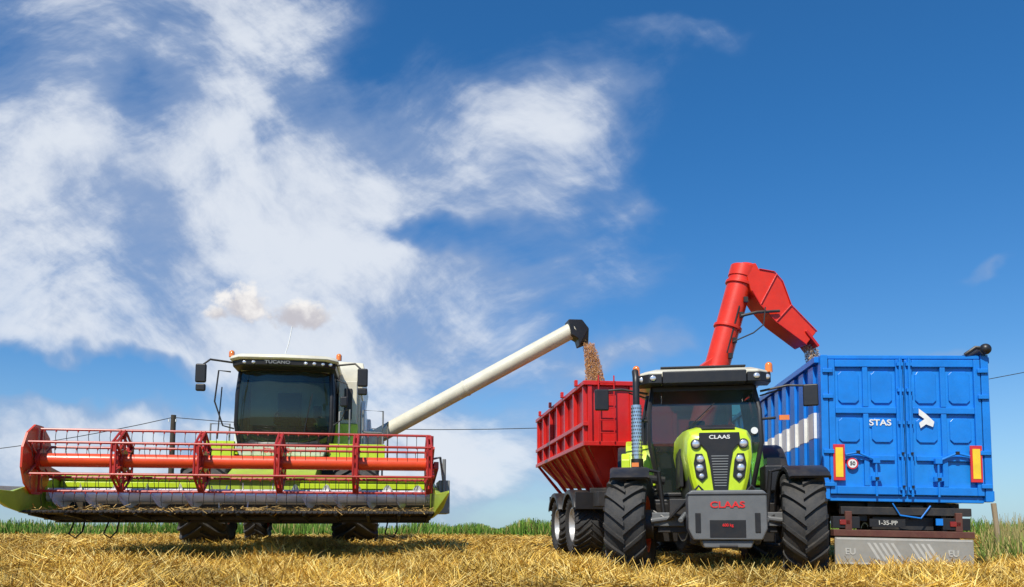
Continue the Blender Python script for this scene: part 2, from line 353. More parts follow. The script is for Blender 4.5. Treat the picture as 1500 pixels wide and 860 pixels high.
for k in range(3):
    g.loft([[cp(-1,k),cp(1,k)],[cp(-1,k+1),cp(1,k+1)]],closed=False)
    for s in (-1,1):
        g.loft([[cp(s,k),cm(s,k),cr_(s,k)],[cp(s,k+1),cm(s,k+1),cr_(s,k+1)]],closed=False)
g.loft([[cr_(-1,1),cr_(1,1)],[cr_(-1,2),cr_(1,2)],[cr_(-1,3),cr_(1,3)]],closed=False)
g.done()
b=B('cab_roof',M_cream,T,.02)
def rr(hw,y0,y1,z,c=.15):
    return [(-hw+c,y0,z),(hw-c,y0,z),(hw,y0+c,z),(hw,y1-c,z),(hw-c,y1,z),(-hw+c,y1,z),(-hw,y1-c,z),(-hw,y0+c,z)]
b.loft([rr(.84,1.3,3.0,2.76),rr(.93,1.17,3.08,2.84),rr(.93,1.17,3.08,2.92),rr(.84,1.27,2.98,2.97),rr(.6,1.5,2.8,2.99)]); b.done()
b=B('roof_fascia',M_black,T,.01)
b.prism([(1.10,2.73),(1.10,2.90),(1.3,2.955),(1.4,2.955),(1.4,2.73)],'x',-.60,.60)
for s in (-1,1): b.prism([(s*.61,1.10),(s*.80,1.10),(s*.965,1.26),(s*.965,1.55),(s*.61,1.55)],'z',2.735,2.875)
b.bb(-.62,.62,1.3,2.7,2.99,3.02)
b.done()
b=B('work_lights',M_lens,T)
for x,y_ in ((-.74,1.09),(.74,1.09),(-.9,1.2),(.9,1.2)): b.ball((x,y_,2.81),.045,(1,.35,.9))
b.done()
b=B('beacons',M_amber,T)
for s in (-1,1): b.tube([(s*.98,1.5,2.93),(s*.98,1.5,3.03)],.055,14); b.ball((s*.98,1.5,3.03),.055)
b.done()
b=B('beacon_brackets',M_black,T)
for s in (-1,1): b.tube([(s*.9,1.5,2.85),(s*.98,1.5,2.85),(s*.98,1.5,2.93)],.018,8)
b.done()
b=B('seat',M_seat,T,.04); b.box((0,2.35,1.55),(.5,.5,.14)).box((0,2.6,1.9),(.48,.14,.62),(-8,0,0)).box((0,2.35,1.3),(.3,.3,.4)).box((.33,2.3,1.72),(.1,.45,.06)).box((-.33,2.3,1.72),(.1,.45,.06)); b.box((0,2.66,2.28),(.26,.1,.18)); b.done()
b=B('dashboard',M_black,T,.03); b.box((0,1.6,1.45),(.3,.2,.75),(12,0,0)).box((0,1.55,1.9),(.36,.18,.12)); b.box((.55,1.75,1.85),(.05,.2,.28)); b.done()
b=B('steering_wheel',M_black,T)
Ms=Matrix.Translation((0,1.80,2.08))@Matrix.Rotation(R(35),4,'X')
b.tube([Ms@Vector((.19*math.cos(a),.19*math.sin(a),0)) for a in np.linspace(0,2*math.pi,25)],.015,8)
for a in (0,2.1,4.2): b.tube([Ms@Vector((0,0,0)),Ms@Vector((.19*math.cos(a),.19*math.sin(a),0))],.012,6)
b.tube([(0,1.80,2.08),(0,1.65,1.8)],.03); b.done()
b=B('exhaust_heat_shield',M_chrome,T); b.tube([(-.99,1.15,1.62),(-.99,1.15,2.42)],.075,24); b.done()
b=B('exhaust_holes',M_dark,T)
for i in range(14):
    for j in range(9):
        a=R(180+j*22+ (11 if i%2 else 0)); z=1.68+i*.053
        b.box((-.99+.076*math.cos(a),1.15+.076*math.sin(a),z),(.012,.012,.022))
b.done()
b=B('exhaust_pipe',M_black,T); b.tube([(-.99,1.15,1.3),(-.99,1.15,1.62)],.09,16); b.tube([(-.99,1.15,2.42),(-.99,1.15,2.75),(-.99,1.17,2.84),(-1.0,1.26,2.95)],.05,14); b.tube([(-.6,1.2,1.3),(-.99,1.15,1.35)],.06)
b.bb(.86,1.05,1.2,1.5,1.2,1.62)
b.done()
b=B('mirrors',M_black,T,.02)
b.box((-1.50,1.2,2.52),(.21,.07,.32),(0,0,12)).box((1.50,1.2,2.52),(.21,.07,.32),(0,0,-12))
b.done()
b=B('mirror_arms',M_dark,T)
for s in (-1,1):
    b.tube([(s*.82,1.35,2.62),(s*1.2,1.25,2.68),(s*1.46,1.2,2.66),(s*1.48,1.2,2.45)],.017,8); b.tube([(s*.82,1.3,2.2),(s*1.0,1.2,2.2)],.02)
    b.tube([(s*.82,1.4,2.56),(s*1.1,1.3,2.63)],.012)
b.done()
b=B('side_marker_lamps',M_amber,T)
b.box((1.12,1.2,2.2),(.14,.05,.07)).box((-1.02,.95,1.52),(.1,.05,.06)).done()
b=B('front_fenders',M_black,T)
for s in (-1,1):
    arc_guard(b,(s*1.1,0,.66),.735,.50,15,128); b.tube([(s*.65,.1,.7),(s*.72,.1,1.35),(s*.95,.08,1.40)],.03)
b.done()
b=B('rear_fenders',M_black,T)
for s in (-1,1): arc_guard(b,(s*.98,2.75,.92),1.02,.62,25,165,lip=.12)
b.done()
b=B('rear_fender_panels',M_lime,T,.02)
for s in (-1,1):
    x0,x1=sorted((s*.72,s*(1.16 if s<0 else .92))); b.prism([(1.72,1.25),(1.80,1.62),(2.0,1.9),(2.5,2.03),(2.5,1.98),(2.05,1.84),(1.86,1.6),(1.78,1.25)],'x',x0,x1)
b.prism([(1.0,1.40),(1.35,1.42),(1.38,1.66),(1.1,1.70),(1.0,1.6)],'x',-1.22,-1.09)
b.done()
b=B('fuel_tank_and_steps',M_black,T,.03)
for s in (-1,1): b.box((s*.72,1.6,.78),(.34,.9,.5)); 
b.bb(.78,1.05,.95,1.4,1.12,1.5)
b.done()
b=B('cab_sticker',M_plate,T); b.tube([(.70,1.20,2.02),(.70,1.205,2.02)],.05,18); b.done()
# ================================================================ RED GRAIN TRAILER
G=empty('grain_cart_trailer',(2.83,15.19,0),7.7)
Ln=5.4; zt=3.4; zm=2.2; zb=1.40; hw=1.4
th=.05
b=B('hopper_walls',M_red,G,.008)
def wall(a,c,d,e,inw):
    inw=Vector(inw)*th; P=[Vector(q) for q in (a,c,d,e)]
    b.hexa([P[0],P[1],P[1]+inw,P[0]+inw,P[3],P[2],P[2]+inw,P[3]+inw])
wall((-hw,0,zm),(hw,0,zm),(hw,0,zt),(-hw,0,zt),(0,1,0)); wall((-hw,Ln,zm),(hw,Ln,zm),(hw,Ln,zt),(-hw,Ln,zt),(0,-1,0))
wall((-hw,.05,zm),(-hw,Ln-.05,zm),(-hw,Ln-.05,zt),(-hw,.05,zt),(1,0,0)); wall((hw,.05,zm),(hw,Ln-.05,zm),(hw,Ln-.05,zt),(hw,.05,zt),(-1,0,0))
b.loft([[(-hw,0,zm-.004),(hw,0,zm-.004),(hw,Ln,zm-.004),(-hw,Ln,zm-.004)],[(-hw+.5,.55,zb),(hw-.5,.55,zb),(hw-.5,Ln-.5,zb+.2),(-hw+.5,Ln-.5,zb+.2)]])
b.done()
b=B('hopper_ribs',M_red,G,.008)
for i in range(7):
    y_=.06+i*(Ln-.12)/6
    for s in (-1,1):
        b.bb(s*(hw+.002),s*(hw+.085),y_-.045,y_+.045,zm-.03,zt-.09)
        b.hexa([(s*(hw-.5),y_*.8+.5-.03,zb+.02),(s*(hw-.5),y_*.8+.5+.03,zb+.02),(s*(hw-.42),y_*.8+.5+.03,zb),(s*(hw-.42),y_*.8+.5-.03,zb),(s*hw,y_-.03,zm-.03),(s*hw,y_+.03,zm-.03),(s*(hw+.08),y_+.03,zm-.03),(s*(hw+.08),y_-.03,zm-.03)])
for z in (zm,zm+.38,zt-.04):
    for s in (-1,1): b.bb(s*(hw+.004),s*(hw+.105),-.06,Ln+.06,z-.04,z+.04)
for z in (zm,zt-.04): b.bb(-hw-.1,hw+.1,-.10,-.004,z-.042,z+.042)
for x in (-1.37,-.55,.3,1.37): b.bb(x-.04,x+.04,-.075,-.003,zm+.04,zt-.08)
for s in (-1,1):
    for i in range(4):
        y_=.4+i*1.4; b.bb(s*(hw+.1),s*(hw+.16),y_,y_+.1,zt-.02,zt+.1)
b.done()
b=B('front_hopper_ribs',M_red,G,.006)
for x in (-.9,-.45,0,.45,.9):
    b.hexa([(x*.65-.03,.50,zb+.01),(x*.65+.03,.50,zb+.01),(x*.65+.03,.56,zb+.01),(x*.65-.03,.56,zb+.01),(x-.03,-.07,zm-.05),(x+.03,-.07,zm-.05),(x+.03,.0,zm-.05),(x-.03,.0,zm-.05)])
b.done()
b=B('side_ladder',M_red,G)
for x in (-1.22,-.92): b.tube([(x,-.14,2.25),(x,-.14,3.5)],.014,6)
for i in range(5): b.tube([(-1.22,-.14,2.4+i*.24),(-.92,-.14,2.4+i*.24)],.012,6)
b.done()
b=B('grain_load',paint('grain_heap',(.42,.24,.10),.9,dirt=.2,coat=0,bump=.3,scale=30),G)
ng=16; vv=[]
for j in range(ng+1):
    vv.append([(-hw+.06+(2*hw-.12)*i/ng, .06+(Ln-.12)*j/ng, 2.75+.5*math.exp(-((i/ng-.15)**2*8+(j/ng-.35)**2*10))+.02*random.random()) for i in range(ng+1)])
b.loft(vv,closed=False); b.done()
b=B('chassis',M_dark,G,.01)
for s in (-1,1): b.bb(s*.35,s*.5,-.6,Ln,1.12,1.38)
b.bb(-.12,.12,-2.2,-.4,.75,.9); b.bb(-.5,.5,-.6,-.4,.9,1.38)
for y_ in (1.35,2.95): b.box((0,y_,.7),(2.0,.14,.14)); b.bb(-.6,-.4,y_-.5,y_+.5,.95,1.12); b.bb(.4,.6,y_-.5,y_+.5,.95,1.12)
for s in (-1,1):
    for y_ in (0.3,1.35,2.95,4.6): b.bb(s*.45,s*1.3,y_-.04,y_+.04,1.28,1.38)
b.tube([(-.5,-.3,.2),(-.5,-.3,1.2)],.05); b.bb(-1.25,-.8,-.12,.3,1.02,1.3)
b.done()
for i,y_ in enumerate((1.35,2.95)):
    for s in (-1,1): wheel(G,'wheel_%d%s'%(i,'l' if s<0 else 'r'),(s*1.17,y_,.69),.60,.62,.34,M_rimg,N=26,lug=.022,lugw=.022)
b=B('mudguards',M_black,G,.01)
for s in (-1,1):
    for y_ in (1.35,2.95): arc_guard(b,(s*1.2,y_,.69),.69,.66,28,152,th=.02,lip=.08)
    b.bb(s*.88,s*1.52,.62,.66,.98,1.32)
b.done()
b=B('unloading_auger_tube',M_redb,G)
A0=Vector((.35,-.35,1.3)); A1=Vector((.98,-.35,3.45)); A2=Vector((1.55,-.45,5.42))
b.tube([A0,A1,A2],.235,28)
b.done()
b=B('auger_fittings',M_redb,G,.008)
dirv=(A2-A1).normalized()
for t in (0.08,.5,.93): b.tube([A1+(A2-A1)*t-dirv*.03,A1+(A2-A1)*t+dirv*.03],.27,28)
b.tube([A2-dirv*.02,A2+dirv*.20],.255,28); b.ball(tuple(A2+dirv*.18),.24,(1,1,.45))
b.prism([(.0,3.42),(1.30,3.42),(1.28,3.55),(1.22,3.80),(.95,3.86),(.62,3.62),(.1,3.52)],'y',-.52,-.12)
b.bb(.1,1.45,-.3,.0,3.3,3.46); b.tube([(.3,-.45,3.50),(.9,-.5,3.62)],.05,10)
b.done()
b=B('discharge_spout',M_redb,G,.02)
b.prism([(1.50,5.60),(1.74,5.64),(1.80,5.52),(2.10,5.48),(2.26,5.30),(2.38,5.0),(2.42,4.84),(2.92,4.34),(2.70,4.08),(2.1,4.50),(1.80,4.82),(1.62,5.10)],'y',-.70,-.24)
b.done()
b=B('spout_ribs',M_red,G,.005)
for p0,p1 in (((1.80,4.82),(2.15,5.44)),((2.1,4.50),(2.42,4.84)),): b.tube([(p0[0],-.71,p0[1]),(p1[0],-.71,p1[1])],.018,6)
b.tube([(1.64,-.71,5.1),(1.8,-.71,4.82),(2.1,-.71,4.50),(2.70,-.71,4.08)],.014,6); b.tube([(1.8,-.71,5.52),(2.1,-.71,5.48),(2.26,-.71,5.30),(2.42,-.71,4.84),(2.92,-.71,4.34)],.014,6)
b.box((2.81,-.47,4.20),(.05,.54,.38),(0,-38,0))
b.done()
b=B('spout_hydraulics',M_dark,G)
b.tube([(1.42,-.68,4.6),(1.7,-.76,4.66),(2.15,-.76,4.70)],.028,8); b.tube([(1.25,-.66,4.1),(1.6,-.8,4.25),(1.78,-.85,4.4),(1.85,-.8,4.75)],.013,6)
b.tube([(1.15,-.60,3.9),(1.40,-.66,4.8)],.014,6)
for t in (.2,.35,.6,.75): 
    q=A1+(A2-A1)*t; b.box((q.x+.12,q.y-.23,q.z),(.08,.06,.1))
b.done()
# ================================================================ BLUE TIPPER TRAILER
U=empty('tipping_semi_trailer',(5.93,12.05,0),-5,1.2)
hw=1.225; z0=1.10; z1=3.22; L=9.0
b=B('side_walls',M_blue,U,.006)
ribs=[.35+i*.56 for i in range(16)]
for s in (-1,1):
    b.bb(s*(hw-.05),s*hw,.10,L,z0,z1-.08)
    for y_ in ribs: b.bb(s*(hw+.002),s*(hw+.05),y_-.14,y_+.14,z0+.1,z1-.1)
b.done()
b=B('side_stripes',M_white,U)
for s in (-1,1):
    for i,y_ in enumerate(ribs):
        a_=1.98-.015*i; c_=a_+.40
        X_=s*(hw+.054); b.sheet([(X_,y_-.138,a_),(X_,y_+.138,a_),(X_,y_+.138,c_),(X_,y_-.138,c_)])
        X_=s*(hw+.004); b.sheet([(X_,y_+.142,a_),(X_,y_+.418,a_),(X_,y_+.418,c_),(X_,y_+.142,c_)])
        b.sheet([(s*(hw+.004),y_-.144,a_),(s*(hw+.05),y_-.144,a_),(s*(hw+.05),y_-.144,c_),(s*(hw+.004),y_-.144,c_)])
b.done()
b=B('body_frame',M_blue,U,.01)
for s in (-1,1):
    b.bb(s*(hw-.08),s*(hw+.075),.04,L,z1-.078,z1+.02); b.bb(s*(hw-.08),s*(hw+.075),.04,L,z0-.06,z0+.09)
    b.bb(s*(hw-.10),s*(hw+.01),-.06,.095,z0-.08,z1+.03)
b.bb(-hw+.1,hw-.1,-.03,.09,z1-.03,z1+.028); b.bb(-hw+.1,hw-.1,.0,.09,z0-.1,z0-.004)
b.bb(-hw,hw,L,L+.06,z0,z1); b.bb(-hw+.06,hw-.06,.1,L,z0-.03,z0+.03)
b.done()
b=B('rear_doors',M_bluelt,U,.004)
for s in (-1,1): b.bb(s*.012,s*1.118,.0,.05,z0,z1-.035)
b.done()
b=B('door_frames',M_blue,U,.012)
for s in (-1,1):
    for xa_,xb_ in ((.014,.12),(1.02,1.116)): b.bb(s*xa_,s*xb_,-.055,-.001,z0+.004,z1-.04)
    for za,zc in ((z0+.004,z0+.13),(2.34,2.44),(3.06,z1-.042)): b.bb(s*.121,s*1.019,-.053,-.001,za,zc)
    b.bb(s*.53,s*.61,-.051,-.001,z0+.131,2.339); b.bb(s*.53,s*.61,-.051,-.001,2.441,3.059)
    for cx in (.325,.815):
        for za,zc in ((2.50,3.0),(1.9,2.28)):
            x=s*cx; w=.155
            P=[(x-w,za+.05),(x-w+.05,za),(x+w-.05,za),(x+w,za+.05),(x+w,zc-.05),(x+w-.05,zc),(x-w+.05,zc),(x-w,zc-.05)]
            b.prism(P,'y',-.028,-.001)
    b.bb(s*.16,s*.98,-.045,-.001,1.62,1.70)
    for z in (1.25,1.75,2.6,3.0): b.bb(s*1.06,s*1.215,-.095,-.062,z-.035,z+.035)
b.done()
b=B('door_lock_rods',M_blue,U)
for s in (-1,1):
    b.tube([(s*.067,-.085,z0-.02),(s*.067,-.085,z1-.02)],.018,10)
    for z in (1.2,1.7,2.2,2.7,3.1): b.box((s*.067,-.07,z),(.09,.05,.05))
    b.tube([(s*.45,-.08,z0-.02),(s*.45,-.08,1.66)],.016,8)
    b.tube([(s*.45,-.085,1.62),(s*.72,-.085,1.74),(s*.9,-.085,1.70)],.018,8)
    b.box((s*.45,-.075,1.35),(.14,.05,.06)); b.box((s*.45,-.075,1.62),(.1,.06,.08))
b.done()
b=B('door_seals',M_black,U); b.bb(-.011,.011,.0,.03,z0+.02,z1-.05)
for z in (1.2,1.7): b.box((-.067,-.112,z+.03),(.03,.03,.03)); b.box((.067,-.112,z+.03),(.03,.03,.03))
for s in (-1,1):
    b.box((s*.72,-.11,1.74),(.05,.03,.05)); b.box((s*.45,-.105,1.35),(.05,.03,.03)); b.tube([(s*1.118,-.03,z0),(s*1.118,-.03,z1-.04)],.008,6)
b.done()
b=B('marker_backs',M_redlens,U,.004); c=B('marker_reflectors',M_yel,U,.002)
for x in (-.99,1.0):
    b.bb(x-.085,x+.085,-.082,-.058,1.31,1.86); c.bb(x-.055,x+.055,-.088,-.083,1.36,1.81)
b.done(); c.done()
b=B('speed_sticker_ring',M_redlens,U); b.tube([(-.79,-.052,1.57),(-.79,-.058,1.57)],.085,24); b.done()
b=B('speed_sticker',M_plate,U); b.tube([(-.79,-.057,1.57),(-.79,-.062,1.57)],.065,24); b.done()
text(U,'speed_number','50',(-.79,-.064,1.57),.08,M_black)
text(U,'door_lettering','STAS',(-.36,-.034,2.20),.13,M_white,sx=1.15)
b=B('door_emblem',M_white,U); b.prism([(.20,2.42),(.30,2.34),(.42,2.22),(.40,2.14),(.30,2.18),(.22,2.12),(.20,2.20),(.28,2.26),(.20,2.32)],'y',-.062,-.056); b.done()
b=B('tarp_roll',M_black,U); b.tube([(1.16,-.12,3.31),(1.16,4,3.31),(1.16,L,3.31)],.07,14); b.tube([(.92,-.02,3.26),(1.05,-.08,3.36),(1.2,-.1,3.34)],.03,8); b.ball((1.18,-.1,3.33),.085); b.done()
b=B('undercarriage',M_dark,U,.01)
for s in (-1,1): b.bb(s*.38,s*.5,.2,L,.78,1.05)
for y_ in (.3,1.2,2.5,3.9): b.bb(-.9,.9,y_,y_+.1,.85,1.0)
for y_ in (1.6,2.95,4.3): b.tube([(-1.0,y_,.5),(1.0,y_,.5)],.07)
b.bb(-.95,.95,.02,.12,.80,.92)
for x in (-1.0,1.0): b.bb(x-.14,x+.14,.85,.9,.32,1.0)
b.bb(-.45,.45,.15,.35,.58,.78); b.tube([(-.6,.3,.9),(-.2,.2,.55),(.4,.25,.6)],.025); b.tube([(.75,.2,.95),(.6,.1,.62)],.04)
b.box((.2,.2,.85),(.2,.15,.22)); b.box((-.6,.2,.8),(.14,.15,.2))
b.done()
b=B('air_lines',M_blue,U); b.tube([(-.2,.0,.98),(-.1,-.02,.80),(.2,-.02,.76),(.35,.0,.95)],.012,6); b.bb(.42,.52,-.01,.01,.66,.76); b.done()
for i,y_ in enumerate((1.6,2.95,4.3)):
    for s in (-1,1): wheel(U,'wheel_%d%s'%(i,'l' if s<0 else 'r'),(s*1.0,y_,.46),.5,.36,.28,M_rimg,N=30,lug=0)
b=B('wheel_guards',M_black,U)
for i,y_ in enumerate((1.6,2.95,4.3)):
    for s in (-1,1): arc_guard(b,(s*1.0,y_,.46),.56,.42,30,150,lip=.05)
b.done()
b=B('bumper_beam',paint('rusty_red_beam',(.10,.028,.02),.6,dirt=.5,coat=0),U,.01); b.bb(-1.10,.93,-.10,.06,.47,.57).bb(-.9,-.8,-.02,.3,.57,.85).bb(.7,.8,-.02,.3,.57,.85); b.done()
b=B('tail_light_clusters',M_dred,U,.01)
for x in (-.88,.72): b.bb(x-.10,x+.06,-.02,.06,.64,.72)
b.done()
b=B('tail_light_housings',M_black,U,.01)
for x in (-.88,.72): b.bb(x-.2,x+.2,.0,.12,.59,.77)
b.done()
b=B('licence_plate',M_black,U,.003); b.bb(-.55,-.03,-.03,-.01,.62,.74); b.done()
text(U,'plate_number','1-35-PP',(-.29,-.034,.68),.09,M_faded)
b=B('underrun_plate',paint('bumper_grey',(.30,.29,.26),.5,dirt=.6),U,.006); b.bb(-1.08,.91,-.09,-.05,.05,.455); b.done()
b=B('hazard_stripes',M_faded,U)
for x0_,x1_ in ((-.62,-.12),(-.02,.42)):
    xx=x0_
    while xx<x1_-.12:
        b.sheet([(xx+.16,-.094,.12),(xx+.205,-.094,.12),(xx+.045,-.094,.38),(xx,-.094,.38)]); xx+=.085
b.sheet([(-1.06,-.093,.42),(.89,-.093,.42),(.89,-.093,.447),(-1.06,-.093,.447)]); b.sheet([(-1.06,-.093,.06),(.89,-.093,.06),(.89,-.093,.085),(-1.06,-.093,.085)])
b.done()
for x in (-.86,.62): text(U,'bumper_mark_%d'%(x>0),'EU',(x,-.094,.24),.13,M_faded)
# ================================================================ COMBINE
sh=.27
C=empty('combine_harvester',(-4.277+sh*.988,12.62+sh*.156,0),9)
D_=empty('grain_header',(-sh,0,0),0,0,C)
gz=.33
HW=2.95
RC=Vector((0,-.12,1.64)); RR=.47
b=B('reel_tube',M_reelo,D_); b.tube([(-HW,RC.y,RC.z),(HW,RC.y,RC.z)],.105,20); b.done()
bats=[(RC.y+RR*math.cos(R(90+60*k)),RC.z+RR*math.sin(R(90+60*k))) for k in range(6)]
b=B('reel_bats',M_reel,D_)
for y_,z_ in bats: b.tube([(-HW,y_,z_),(HW,y_,z_)],.020,8)
b.done()
b=B('reel_tines',M_dark,D_)
c=B('tine_clips',M_reel,D_)
for j,(y_,z_) in enumerate(bats):
    for i in range(38):
        x=-HW+.06+i*(2*HW-.12)/37
        b.tube([(x,y_,z_-.01),(x,y_-.02,z_-.12),(x,y_+.03,z_-.22)],.0045,4)
        c.box((x,y_,z_-.022),(.014,.03,.035))
b.done(); c.done()
b=B('reel_spiders',M_reel,D_)
for fx in (-.6*HW,-.2*HW,.2*HW,.6*HW,HW-.02):
    for k in range(6):
        y0_,z0_=bats[k]; y1_,z1_=bats[(k+1)%6]
        for dx in (-.03,.03):
            b.tube([(fx+dx,y0_,z0_),(fx+dx,y1_,z1_)],.018,6)
            b.tube([(fx+dx,RC.y,RC.z),(fx+dx,y0_,z0_)],.020,6)
        def Lp(a,bb_,t): return (a[0]+(bb_[0]-a[0])*t,a[1]+(bb_[1]-a[1])*t)
        ctr=(RC.y,RC.z); q0=Lp(ctr,(y0_,z0_),.5); q1=Lp(ctr,(y1_,z1_),.5)
        b.tube([(fx,q0[0],q0[1]),(fx,q1[0],q1[1])],.018,6)
        pb=bats[k-1]; m0=Lp((y0_,z0_),(y1_,z1_),.28); m1=Lp((y0_,z0_),pb,.28); m2=Lp((y0_,z0_),ctr,.30)
        b.prism([(y0_,z0_),m0,m2,m1],'x',fx-.012,fx+.012)
    b.tube([(fx-.05,RC.y,RC.z),(fx+.05,RC.y,RC.z)],.17,12)
b.done()
b=B('reel_end_plate',M_plater,D_)
rim_=[(RC.y+.54*math.cos(R(90+60*k+o_)),RC.z+.54*math.sin(R(90+60*k+o_))) for k in range(6) for o_ in (-14,14)]
for i in range(12):
    p0=rim_[i]; p1=rim_[(i+1)%12]
    for xx_ in (-HW-.05,-HW-.02): b.sheet([(xx_,RC.y,RC.z),(xx_,p0[0],p0[1]),(xx_,p1[0],p1[1])])
    b.sheet([(-HW-.05,p0[0],p0[1]),(-HW-.02,p0[0],p0[1]),(-HW-.02,p1[0],p1[1]),(-HW-.05,p1[0],p1[1])])
b.done()
b=B('reel_end_spokes',M_reel,D_)
for k in range(6):
    y0_,z0_=bats[k]; b.tube([(HW+.03,RC.y,RC.z),(HW+.03,y0_,z0_)],.03,6); b.tube([(-HW+.012,RC.y,RC.z),(-HW+.012,y0_,z0_)],.018,6)
b.tube([(-HW+.0,RC.y,RC.z),(-HW+.05,RC.y,RC.z)],.17,12)
b.done()
b=B('reel_arms',M_reel,D_,.01)
for s in (-1,1): b.hexa([(s*(HW+.10)-.04,-.25,1.56),(s*(HW+.10)+.04,-.25,1.56),(s*(HW+.10)+.04,1.2,1.32),(s*(HW+.10)-.04,1.2,1.32),(s*(HW+.10)-.04,-.25,1.68),(s*(HW+.10)+.04,-.25,1.68),(s*(HW+.10)+.04,1.2,1.48),(s*(HW+.10)-.04,1.2,1.48)])
b.tube([(-HW-.055,RC.y,RC.z),(-HW-.14,RC.y,RC.z)],.08)
b.done()
b=B('header_back_wall',M_limed,D_,.01); b.bb(-3.02,3.02,.92,.98,1.24,1.44); b.tube([(-3.02,.9,1.46),(3.02,.9,1.46)],.06,12); b.done()
b=B('header_trough',M_belt,D_,.01); b.bb(-3.02,3.02,.92,.975,.80,1.235)
b.hexa([(-3.02,-.42,.845),(3.02,-.42,.845),(3.02,.92,.79),(-3.02,.92,.79),(-3.02,-.42,.875),(3.02,-.42,.875),(3.02,.92,.84),(-3.02,.92,.84)]); b.done()
b=B('header_beam',M_lime,D_,.01); b.bb(-3.02,3.02,.99,1.12,1.18,1.44); b.bb(-3.0,-.8,.86,.915,1.28,1.37); b.bb(.8,3.0,.86,.915,1.28,1.37); b.done()
b=B('header_underframe',M_dark,D_,.01)
b.bb(-3.0,3.0,.3,.42,.74,.80); b.bb(-3.0,3.0,.75,.9,.70,.785)
for i in range(13): b.hexa([(-2.95+i*.49,-.4,.80),(-2.90+i*.49,-.4,.80),(-2.90+i*.49,.9,.70),(-2.95+i*.49,.9,.70),(-2.95+i*.49,-.4,.842),(-2.90+i*.49,-.4,.842),(-2.90+i*.49,.9,.785),(-2.95+i*.49,.9,.785)])
for x in (-2.5,-2.0,2.3): b.tube([(x,.2,.76),(x-.05,.1,.52),(x+.08,.0,.46),(x+.14,.1,.56),(x+.14,.2,.76)],.014,6)
b.done()
b=B('intake_auger_drum',M_steel,D_); b.tube([(-2.98,.38,1.13),(2.98,.38,1.13)],.11,24); b.done()
b=B('intake_auger_flights',M_steel,D_)
for s in (-1,1):
    prev=None; n_=180
    for i in range(n_+1):
        x=s*(.65+2.3*i/n_); a=s*2*math.pi*4.6*i/n_
        p0=(x,.38+.11*math.cos(a),1.13+.11*math.sin(a)); p1=(x,.38+.20*math.cos(a),1.13+.20*math.sin(a))
        v=(b.bm.verts.new(p0),b.bm.verts.new(p1))
        if prev: b.bm.faces.new((prev[0],prev[1],v[1],v[0]))
        prev=v
for i in range(14):
    a=i*2.4; x=-.6+i*1.2/13; b.tube([(x,.38,1.13),(x,.38+.22*math.cos(a),1.13+.22*math.sin(a))],.01,5)
b.done()
b=B('knife_guards',M_dark,D_)
for i in range(78):
    x=-2.98+i*5.96/77; b.tube([(x,-.40,.86),(x,-.62,.835)],.020,5,r2=.004)
b.bb(-3.0,3.0,-.46,-.40,.835,.872)
b.done()
b=B('crop_dividers',M_limed,D_,.01)
for s in (-1,1):
    x0=s*3.02;x1=s*3.10
    b.loft([[(x0,1.0,.76),(x0,1.0,1.46),(x1,1.0,1.40),(x1,1.0,.80)],[(x0,-.3,.82),(x0,-.3,1.24),(x1,-.3,1.20),(x1,-.3,.84)],[(x0,-.75,.88),(x0,-.75,1.14),(s*3.14,-.75,1.12),(s*3.14,-.75,.92)],[(s*3.16,-1.35,1.12),(s*3.16,-1.35,1.16),(s*3.18,-1.35,1.16),(s*3.18,-1.35,1.12)]])
b.done()
b=B('divider_wings',M_grey,D_,.008)
b.hexa([(-3.12,-.2,.86),(-3.12,.95,.80),(-3.16,.95,.80),(-3.16,-.2,.86),(-3.45,-.9,1.20),(-3.35,.9,1.26),(-3.38,.9,1.28),(-3.48,-.9,1.22)])
b.bb(3.12,3.30,.1,.9,.85,1.40); b.tube([(3.2,.05,1.15),(3.2,.05,1.75)],.03); b.tube([(3.22,.5,1.4),(3.15,.3,1.8),(3.0,.1,1.75)],.02)
b.done()
b=B('feeder_house',M_limed,C,.015); b.hexa([(-.75,1.13,.85),(.75,1.13,.85),(.72,3.4,1.5),(-.72,3.4,1.5),(-.75,1.13,1.5),(.75,1.13,1.5),(.72,3.2,2.15),(-.72,3.2,2.15)]); b.done()
b=B('axle_and_frame',M_dark,C,.02); b.box((0,3.4,1.13),(2.4,.4,.45)).bb(-1.0,1.0,3.2,8.5,1.0,1.6).box((0,7.2,.85),(2.2,.25,.25)); b.bb(-1.2,1.4,3.0,4.0,1.6,1.95); b.done()
for s,nm in ((-1,'front_wheel_l'),(1,'front_wheel_r')): wheel(C,nm,(s*1.40,3.1,gz+.78),.86,.86,.42,M_rimo,N=20,lug=.055)
for s,nm in ((-1,'rear_wheel_l'),(1,'rear_wheel_r')): wheel(C,nm,((-1.0 if s<0 else 1.2),6.6,gz+.55),.62,.52,.3,M_rimo,N=18,lug=.035)
b=B('body_shell',M_cream,C,.03)
b.prism([(3.9,1.6),(8.8,1.7),(9.4,2.3),(9.4,3.1),(8.6,3.45),(3.9,3.45)],'x',-1.05,1.42)
b.done()
b=B('grain_tank',M_cream,C,.02)
b.loft([[(-1.0,3.9,3.45),(1.45,3.9,3.45),(1.45,7.2,3.45),(-1.0,7.2,3.45)],[(-1.0,3.85,3.78),(1.5,3.85,3.95),(1.5,7.25,3.95),(-1.0,7.25,3.78)],[(-.42,3.95,4.22),(1.46,3.95,4.13),(1.46,7.0,4.13),(-.42,7.0,4.22)]])
b.done()
b=B('side_panels',M_white,C,.02)
b.prism([(4.0,1.9),(5.8,1.8),(5.9,3.2),(4.2,3.35),(4.0,3.1)],'x',1.43,1.52)
b.prism([(6.0,1.8),(8.6,1.9),(8.9,2.6),(8.5,3.1),(6.0,3.2)],'x',1.43,1.6)
b.prism([(4.0,1.9),(8.6,1.9),(8.8,3.1),(4.0,3.3)],'x',-1.15,-1.06)
